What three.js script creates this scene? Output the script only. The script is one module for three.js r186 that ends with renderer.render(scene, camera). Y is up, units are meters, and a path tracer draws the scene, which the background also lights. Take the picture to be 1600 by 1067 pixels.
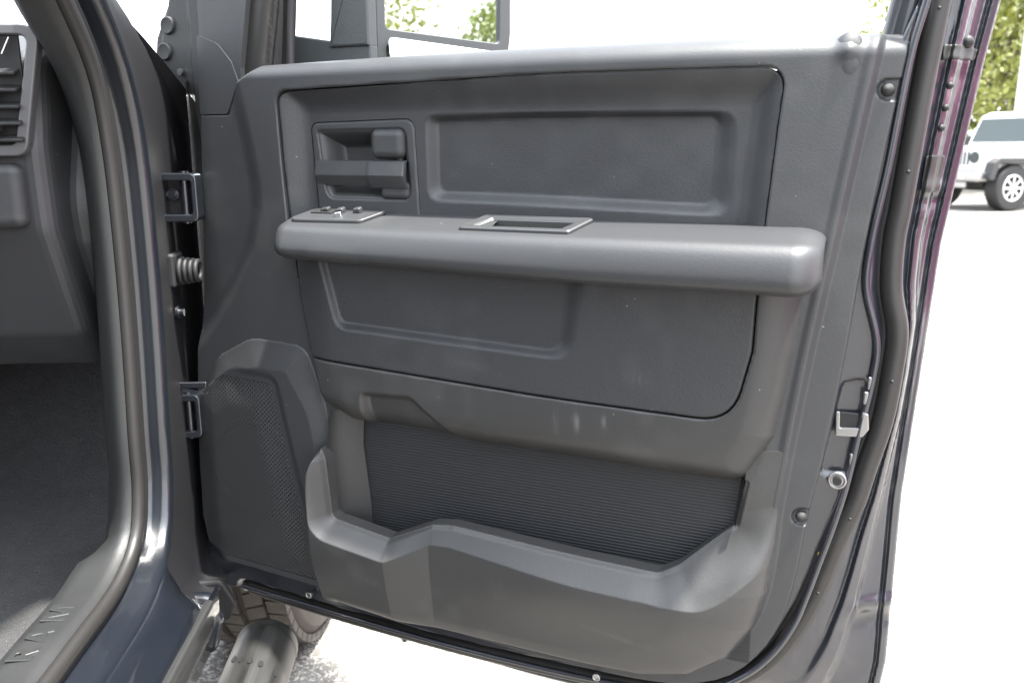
import * as THREE from 'three';
import { mergeGeometries } from 'three/addons/utils/BufferGeometryUtils.js';
import { RoundedBoxGeometry } from 'three/addons/geometries/RoundedBoxGeometry.js';
import { TextGeometry } from 'three/addons/geometries/TextGeometry.js';
import { FontLoader } from 'three/addons/loaders/FontLoader.js';

// ---------------------------------------------------------------- camera, sky, sun, exposure
const scene = new THREE.Scene();
const camera = new THREE.PerspectiveCamera(44, 1600 / 1067, 0.05, 300);
camera.position.set(0, 1.2, 0);
camera.rotation.order = 'YXZ';
camera.rotation.set(-12.9 * Math.PI / 180, -3.9 * Math.PI / 180, 0);
camera.focus = 1.15;
camera.userData.fStop = 6.5;
const renderer = new THREE.WebGLRenderer({ antialias: true });
renderer.toneMapping = THREE.LinearToneMapping;
renderer.toneMappingExposure = 5.1;
renderer.shadowMap.enabled = true;

const clamp = (x, a = 0, b = 1) => Math.min(b, Math.max(a, x));
const sunDir = new THREE.Vector3(0.27, 1, 0.148).normalize();
{
  const w = 512, h = 256, d = new Float32Array(w * h * 4);
  for (let y = 0; y < h; y++) for (let x = 0; x < w; x++) {
    const el = (y + 0.5) / h * Math.PI - Math.PI / 2, s = Math.max(0, Math.sin(el));
    const k = Math.pow(1 - s, 2.2), i = (y * w + x) * 4;
    const hz = [0.62, 0.62, 0.62], zn = [0.44, 0.52, 0.64], az = (x + 0.5) / w * 2 * Math.PI - Math.PI;      // u = atan2(z, x) / 2 pi + 0.5
    const cs = Math.cos(el) * (Math.cos(az) * sunDir.x + Math.sin(az) * sunDir.z) + Math.sin(el) * sunDir.y, ang = Math.acos(clamp(cs, -1, 1));
    const glow = 2.8 * Math.exp(-ang / 0.42);                    // thin haze scatters forward: a broad bright aureole round the sun
    for (let c = 0; c < 3; c++) d[i + c] = el < 0 ? 0.32 : zn[c] + (hz[c] - zn[c]) * k + glow * [1, 0.98, 0.95][c];
    d[i + 3] = 1;
  }
  const t = new THREE.DataTexture(d, w, h, THREE.RGBAFormat, THREE.FloatType);
  t.mapping = THREE.EquirectangularReflectionMapping; t.magFilter = THREE.LinearFilter; t.needsUpdate = true;
  scene.background = t; scene.environment = t;
}
const sun = new THREE.DirectionalLight(new THREE.Color(1, 0.96, 0.89), 3.6);
sun.position.copy(sunDir).multiplyScalar(20);
sun.castShadow = true; sun.shadow.radius = 5;
Object.assign(sun.shadow.camera, { left: -6, right: 6, top: 6, bottom: -6, near: 1, far: 60 });
sun.shadow.mapSize.set(4096, 4096);
scene.add(sun);

// ---------------------------------------------------------------- helpers
let seed = 7;
const rnd = () => { seed = (seed * 1664525 + 1013904223) >>> 0; return seed / 4294967296; };
const sm = (a, b, x) => { const t = clamp((x - a) / (b - a)); return t * t * (3 - 2 * t); };
const lin = (a, b, x) => clamp((x - a) / (b - a));
const mix = (a, b, t) => a + (b - a) * t;
const V3 = (x, y, z) => new THREE.Vector3(x, y, z);

function hash(x, y) { let n = Math.imul(x | 0, 374761393) + Math.imul(y | 0, 668265263); n = Math.imul(n ^ (n >>> 13), 1274126177); return ((n ^ (n >>> 16)) >>> 0) / 4294967296; }
function vnoise(x, y, p) {           // value noise that repeats every p cells
  const xi = Math.floor(x), yi = Math.floor(y), fx = x - xi, fy = y - yi, w = (a) => ((a % p) + p) % p;
  const sx = fx * fx * (3 - 2 * fx), sy = fy * fy * (3 - 2 * fy);
  return mix(mix(hash(w(xi), w(yi)), hash(w(xi + 1), w(yi)), sx), mix(hash(w(xi), w(yi + 1)), hash(w(xi + 1), w(yi + 1)), sx), sy);
}
function tex(n, size, fn, color = false) {   // fn(x, y in 0..1) gives 0..1 or [r, g, b]; the tile covers `size` metres
  const d = new Uint8Array(n * n * 4);
  for (let y = 0; y < n; y++) for (let x = 0; x < n; x++) {
    const v = fn(x / n, y / n, x, y), i = (y * n + x) * 4, a = Array.isArray(v) ? v : [v, v, v];
    for (let c = 0; c < 3; c++) d[i + c] = clamp(a[c]) * 255;
    d[i + 3] = 255;
  }
  const t = new THREE.DataTexture(d, n, n); t.magFilter = THREE.LinearFilter; t.minFilter = THREE.LinearMipmapLinearFilter; t.generateMipmaps = true;
  t.wrapS = t.wrapT = THREE.RepeatWrapping; t.repeat.set(1 / size, 1 / size);
  if (color) t.colorSpace = THREE.SRGBColorSpace;
  t.needsUpdate = true; return t;
}
const s2 = (l) => (l <= 0.0031308 ? l * 12.92 : 1.055 * Math.pow(l, 1 / 2.4) - 0.055);

// ---------------------------------------------------------------- materials
const grainBump = tex(512, 0.12, (x, y) => 0.5 * vnoise(x * 128, y * 128, 128) + 0.35 * vnoise(x * 64, y * 64, 64) + 0.15 * vnoise(x * 24, y * 24, 24));
const wear = tex(512, 0.9, (x, y) => 0.5 + 0.28 * (vnoise(x * 9, y * 9, 9) - 0.5) + 0.2 * (vnoise(x * 31, y * 31, 31) - 0.5) + 0.12 * (vnoise(x * 120, y * 120, 120) - 0.5));
function dusty(r, g, b, amount, specks, scuffs = []) {   // base tone with uneven dust film patches and scattered lint specks
  const pts = []; for (let i = 0; i < specks; i++) pts.push([rnd() * 1024, rnd() * 1024, 0.2 + rnd() * 0.6]);
  const sp = new Float32Array(1024 * 1024);
  for (const [px, py, pr] of pts) for (let yy = -2; yy <= 2; yy++) for (let xx = -2; xx <= 2; xx++) {
    const q = ((Math.round(py) + yy + 1024) % 1024) * 1024 + (Math.round(px) + xx + 1024) % 1024;
    sp[q] = Math.max(sp[q], clamp(pr + 0.5 - Math.hypot(xx, yy)));
  }
  return tex(1024, 0.95, (x, y, i, j) => {
    const p = sm(0.5, 0.85, vnoise(x * 7 + 3, y * 7, 7) * 0.55 + vnoise(x * 40, y * 40, 40) * 0.45) * amount;
    let s = sp[j * 1024 + i] * 0.35;
    for (const [cu, cv, a, c, k] of scuffs) { const du = (x * 0.95 - cu) / a, dv = (y * 0.95 - cv + 0.2 * (x * 0.95 - cu)) / c, q = Math.exp(-du * du - dv * dv); if (q > 0.01) s += k * q * vnoise(x * 300, y * 80, 300); }
    return [s2(r + p + s), s2(g + p * 0.98 + s), s2(b + p * 0.94 + s)];
  }, true);
}
const std = (o) => new THREE.MeshStandardMaterial(o);
const phy = (o) => new THREE.MeshPhysicalMaterial(o);
const lc = (r, g, b) => new THREE.Color().setRGB(r, g, b);
const M = {
  plastic: std({ name: 'charcoal_plastic', map: dusty(0.034, 0.0355, 0.0375, 0.008, 30, [[0.33, 1.072, 0.010, 0.003, 0.05], [0.70, 1.066, 0.02, 0.006, 0.02], [0.86, 1.15, 0.02, 0.04, 0.008]]), roughness: 0.46, bumpMap: grainBump, bumpScale: 0.00012 }),
  plasticLow: std({ name: 'charcoal_plastic_scuffed', map: dusty(0.036, 0.036, 0.036, 0.010, 45, [[0.60, 0.862, 0.005, 0.012, 0.07], [0.636, 0.866, 0.004, 0.010, 0.05], [0.572, 0.86, 0.004, 0.015, 0.03], [0.31, 0.60, 0.02, 0.006, 0.02], [0.66, 0.585, 0.05, 0.004, 0.02], [0.50, 0.62, 0.012, 0.02, 0.015]]), roughness: 0.43, bumpMap: grainBump, bumpScale: 0.00012 }),
  insert: std({ name: 'soft_vinyl', map: dusty(0.030, 0.0315, 0.034, 0.008, 40, [[0.68, 0.925, 0.012, 0.010, 0.02], [0.46, 0.92, 0.03, 0.006, 0.012]]), roughness: 0.48, bumpMap: grainBump, bumpScale: 0.00024 }),
  darkTrim: std({ name: 'black_plastic', map: dusty(0.019, 0.0195, 0.020, 0.006, 60), roughness: 0.5, bumpMap: grainBump, bumpScale: 0.0002 }),
  liner: std({ name: 'ribbed_rubber', color: lc(0.014, 0.015, 0.017), roughness: 0.6 }),
  rubber: std({ name: 'rubber_seal', map: dusty(0.019, 0.018, 0.0175, 0.009, 40), roughness: 0.45 }),
  black: std({ name: 'black_rubber', color: lc(0.012, 0.012, 0.013), roughness: 0.6 }),
  paint: phy({ name: 'dark_blue_paint', color: lc(0.006, 0.008, 0.012), roughness: 0.35, metalness: 0, clearcoat: 1, clearcoatRoughness: 0.05 }),
  jamb: phy({ name: 'dark_blue_jamb_paint', color: lc(0.011, 0.013, 0.020), roughness: 0.4, metalness: 0, clearcoat: 1, clearcoatRoughness: 0.09 }),
  steel: std({ name: 'zinc_steel', color: lc(0.38, 0.38, 0.39), roughness: 0.3, metalness: 1 }),
  chrome: std({ name: 'chrome', color: lc(0.75, 0.76, 0.78), roughness: 0.12, metalness: 1 }),
  mirrorGlass: std({ name: 'mirror_glass', color: lc(0.9, 0.92, 0.92), roughness: 0.01, metalness: 1 }),
  housing: std({ name: 'mirror_housing_plastic', color: lc(0.045, 0.05, 0.052), roughness: 0.5, bumpMap: grainBump, bumpScale: 0.0002 }),
};
// ---------------------------------------------------------------- 2D outline tools
function fillet(pts, r) {            // rounds the corners of a polygon; r is one radius, or each point's third entry
  const out = [], n = pts.length;
  for (let i = 0; i < n; i++) {
    const p = pts[i], a = pts[(i + n - 1) % n], b = pts[(i + 1) % n];
    let rr = p[2] ?? r;
    const ax = a[0] - p[0], ay = a[1] - p[1], bx = b[0] - p[0], by = b[1] - p[1], la = Math.hypot(ax, ay), lb = Math.hypot(bx, by);
    const cosA = clamp((ax * bx + ay * by) / la / lb, -1, 1), half = Math.acos(cosA) / 2;
    let t = rr / Math.tan(half); const lim = 0.48 * Math.min(la, lb); if (t > lim) t = lim;
    if (t < 1e-5 || half > 1.55) { out.push([p[0], p[1]]); continue; }
    const k = 7;
    for (let j = 0; j <= k; j++) {
      const s = j / k, q0 = [p[0] + ax / la * t, p[1] + ay / la * t], q1 = [p[0] + bx / lb * t, p[1] + by / lb * t];
      out.push([mix(mix(q0[0], p[0], s), mix(p[0], q1[0], s), s), mix(mix(q0[1], p[1], s), mix(p[1], q1[1], s), s)]);
    }
  }
  return out;
}
function segDist(x, y, a, b) {
  const dx = b[0] - a[0], dy = b[1] - a[1], t = clamp(((x - a[0]) * dx + (y - a[1]) * dy) / (dx * dx + dy * dy + 1e-12));
  return Math.hypot(x - a[0] - dx * t, y - a[1] - dy * t);
}
function polySDF(p) {
  const n = p.length;
  return (x, y) => {
    let d = 1e9, inside = false;
    for (let i = 0, j = n - 1; i < n; j = i++) {
      const a = p[i], b = p[j];
      d = Math.min(d, segDist(x, y, a, b));
      if ((a[1] > y) !== (b[1] > y) && x < (b[0] - a[0]) * (y - a[1]) / (b[1] - a[1]) + a[0]) inside = !inside;
    }
    return inside ? -d : d;
  };
}
function lineDist(p) { return (x, y) => { let d = 1e9; for (let i = 0; i + 1 < p.length; i++) d = Math.min(d, segDist(x, y, p[i], p[i + 1])); return d; }; }
function interp(pts) {               // u as a function of v along a traced vertical line (any order)
  const s = [...pts].sort((a, b) => a[1] - b[1]);
  return (v) => {
    if (v <= s[0][1]) return s[0][0];
    for (let i = 0; i + 1 < s.length; i++) if (v <= s[i + 1][1]) { let t = (v - s[i][1]) / (s[i + 1][1] - s[i][1]); t = mix(t, t * t * (3 - 2 * t), 0.4); return mix(s[i][0], s[i + 1][0], t); }
    return s[s.length - 1][0];
  };
}
const edge = (d, r) => (d >= r ? 0 : r - Math.sqrt(Math.max(0, r * r - (r - Math.max(0, d)) ** 2)));   // drop of a rolled edge at distance d from it

// A moulded sheet: the region sdf <= 0 of the plane raised to height(u, v), with walls `skirt` deep along its outline.
function relief(name, parent, mat, { sdf, height, box, res = 0.003, resV, skirt = 0.012 }) {
  const [u0, v0, u1, v1] = box, nu = Math.max(2, Math.round((u1 - u0) / res)), nv = Math.max(2, Math.round((v1 - v0) / (resV ?? res)));
  const du = (u1 - u0) / nu, dv = (v1 - v0) / nv, W = nu + 1;
  const S = new Float32Array(W * (nv + 1));
  for (let j = 0; j <= nv; j++) for (let i = 0; i <= nu; i++) S[j * W + i] = sdf(u0 + i * du, v0 + j * dv);
  const pos = [], nor = [], uv = [], idx = [], vid = new Map();
  const e = 0.001;
  const add = (u, v) => {
    const h = height(u, v);
    let gx = (height(u + e, v) - height(u - e, v)) / (2 * e), gy = (height(u, v + e) - height(u, v - e)) / (2 * e);
    const g = Math.hypot(gx, gy); if (g > 4) { gx *= 4 / g; gy *= 4 / g; }
    const l = 1 / Math.hypot(gx, gy, 1);
    pos.push(u, v, h); nor.push(-gx * l, -gy * l, l); uv.push(u, v); return pos.length / 3 - 1;
  };
  const P = (k) => { let id = vid.get(k); if (id === undefined) { id = add(u0 + (k % W) * du, v0 + Math.floor(k / W) * dv); vid.set(k, id); } return id; };
  const cut = (a, b) => {
    const key = a < b ? a * 16777216 + b : b * 16777216 + a; let id = vid.get(-key);
    if (id === undefined) {
      const t = S[a] / (S[a] - S[b]), ua = u0 + (a % W) * du, va = v0 + Math.floor(a / W) * dv, ub = u0 + (b % W) * du, vb = v0 + Math.floor(b / W) * dv;
      id = add(mix(ua, ub, t), mix(va, vb, t)); vid.set(-key, id);
    }
    return id;
  };
  const rim = [];
  const tri = (a, b, c) => {
    const k = [a, b, c], ins = k.map((q) => S[q] <= 0), n = ins.filter(Boolean).length;
    if (n === 0) return;
    if (n === 3) { idx.push(P(a), P(b), P(c)); return; }
    if (n === 1) { const i = ins.indexOf(true), p = k[i], q = k[(i + 1) % 3], r = k[(i + 2) % 3], x = cut(p, q), y = cut(p, r); idx.push(P(p), x, y); rim.push([x, y]); return; }
    const i = ins.indexOf(false), p = k[i], q = k[(i + 1) % 3], r = k[(i + 2) % 3], x = cut(p, q), y = cut(p, r);
    idx.push(P(q), P(r), y, P(q), y, x); rim.push([y, x]);
  };
  for (let j = 0; j < nv; j++) for (let i = 0; i < nu; i++) { const a = j * W + i, b = a + 1, c = a + W, d = c + 1; if ((i + j) & 1) { tri(a, b, d); tri(a, d, c); } else { tri(a, b, c); tri(b, d, c); } }
  if (skirt) for (const [x, y] of rim) {
    const ax = pos[x * 3], ay = pos[x * 3 + 1], az = pos[x * 3 + 2], bx = pos[y * 3], by = pos[y * 3 + 1], bz = pos[y * 3 + 2];
    const l = Math.hypot(bx - ax, by - ay) || 1, nx = (by - ay) / l, ny = -(bx - ax) / l, o = pos.length / 3;
    for (const [X, Y, Z] of [[ax, ay, az], [bx, by, bz], [bx, by, bz - skirt], [ax, ay, az - skirt]]) { pos.push(X, Y, Z); nor.push(nx, ny, 0); uv.push(X + Z, Y); }
    idx.push(o + 1, o, o + 3, o + 1, o + 3, o + 2);
  }
  return mesh(name, parent, mat, buf(pos, idx, nor, uv));
}
function buf(pos, idx, nor, uv) {
  const g = new THREE.BufferGeometry();
  g.setAttribute('position', new THREE.Float32BufferAttribute(pos, 3));
  g.setIndex(idx);
  if (nor) g.setAttribute('normal', new THREE.Float32BufferAttribute(nor, 3)); else g.computeVertexNormals();
  g.setAttribute('uv', new THREE.Float32BufferAttribute(uv ?? new Array(pos.length / 3 * 2).fill(0), 2));
  return g;
}
function mesh(name, parent, mat, geo) { const m = new THREE.Mesh(geo, mat); m.name = name; m.castShadow = m.receiveShadow = true; parent?.add(m); return m; }
function group(name, parent) { const g = new THREE.Group(); g.name = name; parent?.add(g); return g; }
// grid of rows of points -> smooth sheet with uv in metres
function sheet(rows, skip) {
  const n = rows[0].length, pos = [], uv = [], idx = []; let lv = 0;
  rows.forEach((r, j) => {
    if (j) lv += r[n >> 1].distanceTo(rows[j - 1][n >> 1]);
    let lu = 0; r.forEach((p, i) => { if (i) lu += p.distanceTo(r[i - 1]); pos.push(p.x, p.y, p.z); uv.push(lu, lv); });
  });
  for (let j = 0; j + 1 < rows.length; j++) for (let i = 0; i + 1 < n; i++) { if (skip?.(j, i)) continue; const a = j * n + i, b = a + 1, c = a + n, d = c + 1; idx.push(a, b, d, a, d, c); }
  return buf(pos, idx, null, uv);
}
const curve = (pts, n = 60, tension = 0.5) => new THREE.CatmullRomCurve3(pts.map((p) => V3(...p)), false, 'centripetal', tension).getSpacedPoints(n);
const tube = (pts, r, seg = 80, rad = 10) => new THREE.TubeGeometry(new THREE.CatmullRomCurve3(pts.map((p) => V3(...p)), false, 'centripetal'), seg, r, rad);
const rbox = (w, h, d, r = 0.004, x = 0, y = 0, z = 0, seg = 3) => new RoundedBoxGeometry(w, h, d, seg, Math.min(r, w / 2.01, h / 2.01, d / 2.01)).translate(x, y, z);
const cyl = (r, h, x, y, z, axis = 'z', r2 = r, n = 20) => { const g = new THREE.CylinderGeometry(r2, r, h, n); if (axis === 'z') g.rotateX(Math.PI / 2); if (axis === 'x') g.rotateZ(-Math.PI / 2); return g.translate(x, y, z); };
function extrude(pts, depth, bevel = 0.003, seg = 2) {
  const s = new THREE.Shape(pts.map(([x, y]) => new THREE.Vector2(x, y)));
  return new THREE.ExtrudeGeometry(s, { depth: depth - 2 * bevel, bevelEnabled: bevel > 0, bevelThickness: bevel, bevelSize: bevel, bevelOffset: -bevel, bevelSegments: seg, curveSegments: 8 }).translate(0, 0, bevel);
}
const merge = (list) => mergeGeometries(list.map((g) => { const q = g.index ? g.toNonIndexed() : g; for (const k of Object.keys(q.attributes)) if (!['position', 'normal', 'uv'].includes(k)) q.deleteAttribute(k); return q; }));
const tag = (o, label, category, g, kind) => { Object.assign(o.userData, { label, category }); if (g) o.userData.group = g; if (kind) o.userData.kind = kind; return o; };

// ================================================================ the ground
{
  const asphalt = tex(1024, 1.1, (x, y) => {
    const f = vnoise(x * 256, y * 256, 256), m = vnoise(x * 128 + 9, y * 128, 128), c = vnoise(x * 16, y * 16, 16);
    const stone = sm(0.42, 0.75, 0.55 * f + 0.45 * m), t = mix(0.13, 0.34, stone) + (c - 0.5) * 0.05;
    return [s2(t), s2(t * 0.94), s2(t * 0.86)];
  }, true);
  const rough = tex(1024, 1.1, (x, y) => 0.55 * vnoise(x * 256, y * 256, 256) + 0.45 * vnoise(x * 128 + 9, y * 128, 128));
  const m = std({ name: 'asphalt', map: asphalt, bumpMap: rough, bumpScale: 0.003, roughness: 0.9 });
  const g = new THREE.PlaneGeometry(240, 240, 1, 1).rotateX(-Math.PI / 2);
  const uv = g.attributes.uv; for (let i = 0; i < uv.count; i++) uv.setXY(i, uv.getX(i) * 240, uv.getY(i) * 240);
  const o = mesh('parking_lot', scene, m, g); tag(o, 'grey speckled asphalt of the parking lot', 'ground', null, 'structure');
}

// ================================================================ the pickup truck
const truck = group('pickup_truck', scene);
tag(truck, 'dark blue pickup truck with its passenger door swung open', 'pickup truck');

// ---------------------------------------------------------------- open door (local x along the door, y up, z towards the cabin side)
const door = group('door', truck);
door.position.set(-0.38, 0, -1.29);
door.rotation.y = -Math.atan2(0.442, 0.897);
door.userData.label = 'open passenger door with charcoal inner trim';

// -- outlines traced in the plane of the door, metres
const insPoly = fillet([[0.164, 1.05], [0.157, 1.181], [0.154, 1.276, 0.018], [0.538, 1.287], [0.822, 1.288, 0.036], [0.817, 1.229], [0.806, 1.05]], 0.02);
const insSDF = polySDF(insPoly);
const ridgeLine = [[0.918, 1.34], [0.885, 1.091], [0.867, 0.954], [0.848, 0.776], [0.845, 0.721], [0.840, 0.661], [0.826, 0.609], [0.797, 0.562], [0.755, 0.530], [0.69, 0.514], [0.5, 0.514]];
const smooth2 = (p, n) => curve(p.map(([a, b]) => [a, b, 0]), n).map((q) => [q.x, q.y]);
const ridgeIn = polySDF([[-0.2, 1.4], ...smooth2(ridgeLine, 60), [-0.2, 0.51]]);
const trimRight = [[0.945, 1.322], [0.936, 1.250], [0.918, 1.092], [0.907, 0.957], [0.894, 0.841], [0.881, 0.752], [0.876, 0.699], [0.868, 0.643], [0.855, 0.598], [0.833, 0.558], [0.80, 0.524], [0.75, 0.503], [0.69, 0.496], [0.55, 0.498]];
const trimPoly = fillet([[0.010, 1.2465], [-0.029, 0.828], [-0.041, 0.62], [-0.032, 0.572], [0.003, 0.549], [0.19, 0.535], [0.234, 0.515], ...smooth2(trimRight, 50).reverse(), [0.80, 1.3215], [0.505, 1.319], [0.328, 1.316], [0.125, 1.311, 0.02], [0.088, 1.290, 0.01], [0.062, 1.2465]], 0.004);
const trimSDF = polySDF(trimPoly);
const bolPoly = fillet([[0.170, 1.10], [0.172, 1.057], [0.183, 0.981], [0.198, 0.910], [0.213, 0.845], [0.250, 0.812, 0.02], [0.380, 0.806], [0.573, 0.803], [0.736, 0.797], [0.806, 0.795, 0.035], [0.838, 0.862], [0.846, 0.909], [0.854, 0.970], [0.862, 1.10]], 0.006);
const bolSDF = polySDF(bolPoly);
const seamPoly = fillet([[0.172, 1.10], [0.184, 0.981], [0.199, 0.908], [0.548, 0.891], [0.673, 0.887], [0.790, 0.883, 0.05], [0.808, 0.970], [0.811, 1.10]], 0.003);
const seamSDF = polySDF(seamPoly);
const rimIn = [[0.221, 0.785], [0.228, 0.765], [0.236, 0.676], [0.331, 0.661], [0.395, 0.690], [0.427, 0.693], [0.593, 0.683], [0.712, 0.677], [0.736, 0.689], [0.799, 0.745], [0.807, 0.80], [0.807, 0.845]];
const pockPoly = fillet([...rimIn.map((p, i) => [p[0], p[1], i === 2 ? 0.012 : i === 7 || i === 8 ? 0.02 : 0.006]), [0.853, 0.845], [0.849, 0.80], [0.846, 0.721], [0.841, 0.661], [0.827, 0.609], [0.798, 0.562], [0.752, 0.530], [0.690, 0.517], [0.5, 0.519], [0.343, 0.520], [0.236, 0.531, 0.015], [0.219, 0.55], [0.206, 0.66], [0.209, 0.745, 0.012]], 0.006);
const pockSDF = polySDF(pockPoly);
const holeSDF = polySDF([[0.232, 0.56], [0.222, 0.80], [0.24, 0.87], [0.80, 0.87], [0.808, 0.80], [0.80, 0.70], [0.77, 0.56]]);
const podPoly = fillet([[-0.030, 0.835], [0.022, 0.893, 0.05], [0.085, 0.926, 0.06], [0.182, 0.921, 0.035], [0.212, 0.835], [0.222, 0.775], [0.207, 0.69], [0.212, 0.548], [0.19, 0.541], [0.075, 0.548], [0.003, 0.552, 0.015], [-0.034, 0.575, 0.015], [-0.042, 0.62]], 0.004);
const podSDF = polySDF(podPoly);
const grillePoly = fillet([[-0.030, 0.824], [0.030, 0.866, 0.008], [0.122, 0.861, 0.010], [0.144, 0.752], [0.162, 0.671], [0.190, 0.550, 0.004], [0.075, 0.556], [0.004, 0.560, 0.02], [-0.032, 0.578, 0.02], [-0.039, 0.62], [-0.037, 0.702]], 0.004);
const grilleSDF = polySDF(grillePoly);
const dPoly = fillet([[-0.10, 1.40], [0.093, 1.289], [0.108, 1.218], [0.118, 1.157], [0.119, 1.112], [0.098, 1.050], [0.062, 0.992], [0.024, 0.942], [-0.018, 0.897], [-0.10, 0.86]], 0.02);
const dSDF = polySDF(dPoly);

// -- main trim panel
const bow = (u) => 0.20 * Math.max(0, u - 0.52) ** 2;
function trimH(u, v) {
  let h = -bow(u);                                                // the panel turns away towards the latch
  h -= edge(1.3225 - v - 0.004 * (1 - u), 0.026) * 1.5 * sm(0.06, 0.13, u);            // rolled top of the door
  h -= 0.010 * sm(0.004, -0.03, dSDF(u, v)) + 0.012 * sm(0.03, -0.05, u) * sm(0.9, 1.0, v);   // shallow hollow by the hinges
  const dr = ridgeIn(u, v);
  h -= 0.010 * sm(-0.002, 0.0065, dr) - 0.0018 * (sm(-0.014, -0.005, dr) - sm(-0.003, 0.003, dr));           // stepped flange outside the ridge
  h += 0.006 * Math.exp(-(((u - 0.884) / 0.010) ** 2)) * sm(1.283, 1.305, v);             // swelling round the lock knob
  for (const [a, b] of screwSpots) { const d = Math.hypot(u - a, v - b); h -= 0.004 * sm(0.0125, 0.0095, Math.max(Math.abs(v - b), u > a ? 0 : d)) * (u > a - 0.012 ? 1 : 0); }
  h -= edge(-trimSDF(u, v), 0.003);
  h -= edge(insSDF(u, v) - 0.0007, 0.0015);
  return h;
}
const screwSpots = [[0.926, 1.2614], [0.874, 0.7587]];
relief('trim_panel', door, M.plastic, {
  sdf: (u, v) => Math.max(trimSDF(u, v), -(insSDF(u, v) - 0.0007), -holeSDF(u, v)), height: trimH, box: [-0.06, 0.48, 0.96, 1.335], res: 0.0014, resV: 0.0025, skirt: 0.03,
});
for (const [a, b] of screwSpots) {
  const s = mesh('trim_screw', door, M.darkTrim, new THREE.LatheGeometry([[0, 0.0055], [0.003, 0.005], [0.0055, 0.003], [0.0068, 0], [0.0075, -0.004]].map(([x, y]) => new THREE.Vector2(x, y)), 20).rotateX(Math.PI / 2));
  s.position.set(a, b, -0.011 - bow(a));
}
mesh('lock_knob', door, M.plastic, new THREE.SphereGeometry(1, 28, 20).scale(0.018, 0.030, 0.013)).position.set(0.883, 1.2925, -0.0375);

// -- upper insert: a dished panel with a second, flat-bottomed recess
const subOut = polySDF(fillet([[0.371, 1.242, 0.014], [0.372, 1.130, 0.02], [0.530, 1.127], [0.770, 1.120, 0.022], [0.770, 1.242, 0.022], [0.529, 1.244]], 0.003));
const subIn = polySDF(fillet([[0.386, 1.233, 0.005], [0.387, 1.144, 0.012], [0.525, 1.1425], [0.742, 1.135, 0.010], [0.746, 1.235, 0.008], [0.524, 1.236]], 0.003));
const handlePoly = fillet([[0.193, 1.2335, 0.012], [0.355, 1.2375, 0.016], [0.361, 1.105], [0.200, 1.105]], 0.003);
const handleSDF = polySDF(handlePoly);
function insH(u, v) {
  const d = -insSDF(u, v);
  const top = lin(0, 0.040, 1.287 - v), left = lin(0, 0.036, u - 0.1565), right = lin(0, 0.034, mix(0.809, 0.820, lin(1.1, 1.26, v)) - u);
  const f = (t) => t * t * (3 - 2 * t) * 0.5 + t * 0.5;
  let w = Math.min(f(top), f(left), f(right));
  w = -Math.log(Math.exp(-9 * f(top)) + Math.exp(-9 * f(left)) + Math.exp(-9 * f(right))) / 9;
  let h = -0.0035 - 0.0235 * clamp(w, 0, 1);
  const a = subOut(u, v), b = subIn(u, v);
  if (a < 0) h -= 0.013 * (b < 0 ? 1 : (() => { const t = -a / (-a + b); return t * t * (3 - 2 * t) * 0.6 + t * 0.4; })());
  return h - bow(u) - edge(d - 0.0008, 0.0022);
}
relief('upper_insert', door, M.insert, { sdf: (u, v) => Math.max(insSDF(u, v) + 0.0007, -(handleSDF(u, v) - 0.001)), height: insH, box: [0.14, 1.05, 0.83, 1.295], res: 0.0025, skirt: 0.02 });

// -- inside handle
{
  const n0 = -0.0235, wellPoly = fillet([[0.2035, 1.2235, 0.006], [0.343, 1.2255, 0.012], [0.349, 1.131, 0.014], [0.215, 1.131, 0.016]], 0.01), well = polySDF(wellPoly);
  relief('handle_bezel', door, M.plastic, { sdf: (u, v) => Math.max(handleSDF(u, v), -well(u, v)), height: (u, v) => n0 + 0.0015 - edge(-handleSDF(u, v), 0.003) - edge(well(u, v), 0.002), box: [0.18, 1.10, 0.37, 1.245], res: 0.0018, skirt: 0.012 });
  relief('handle_well', door, M.plastic, { sdf: well, height: (u, v) => n0 - 0.001 - 0.030 * sm(0, 0.024, -well(u, v)), box: [0.19, 1.12, 0.36, 1.235], res: 0.0018, skirt: 0 });
  // lever: a chamfered bar hinged at its rear end
  const rows = [], prof = (t) => { const th = mix(0.006, 0.013, t); return [[1.182, -0.005], [1.1835, 0], [1.182, 0.0045], [1.164, 0.0075], [1.1625, 0.0072], [mix(1.1505, 1.1475, t), mix(-0.001, 0.002, t)], [mix(1.1495, 1.1465, t), -0.002], [mix(1.1505, 1.1485, t), -0.005]].map(([y, z]) => [y, z * th / 0.008]); };
  for (const [u, t, b] of [[0.2005, 0, 0.3], [0.2015, 0, 1], [0.26, 0, 1], [0.285, 0.05, 1], [0.2875, 0.85, 1.0], [0.292, 1, 1.0], [0.342, 1, 1], [0.3445, 1, 0.9], [0.3455, 1, 0.5]]) rows.push(prof(t).map(([y, z]) => V3(u, 1.162 + (y - 1.162) * mix(0.96, 1, b), n0 + 0.002 + z * b)));
  const g = sheet(rows.map((r) => [...r, r[0].clone()])).toNonIndexed(); g.computeVertexNormals();
  mesh('handle_lever', door, M.plastic, g);
  mesh('handle_pivot', door, M.black, cyl(0.005, 0.085, 0.331, 1.177, n0 - 0.004, 'y'));
  mesh('handle_pad', door, M.plastic, rbox(0.052, 0.040, 0.036, 0.011, 0.3155, 1.2055, n0 - 0.010, 5));
  mesh('handle_pad', door, M.plastic, rbox(0.047, 0.026, 0.034, 0.009, 0.3235, 1.1435, n0 - 0.014, 5));
}

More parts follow.
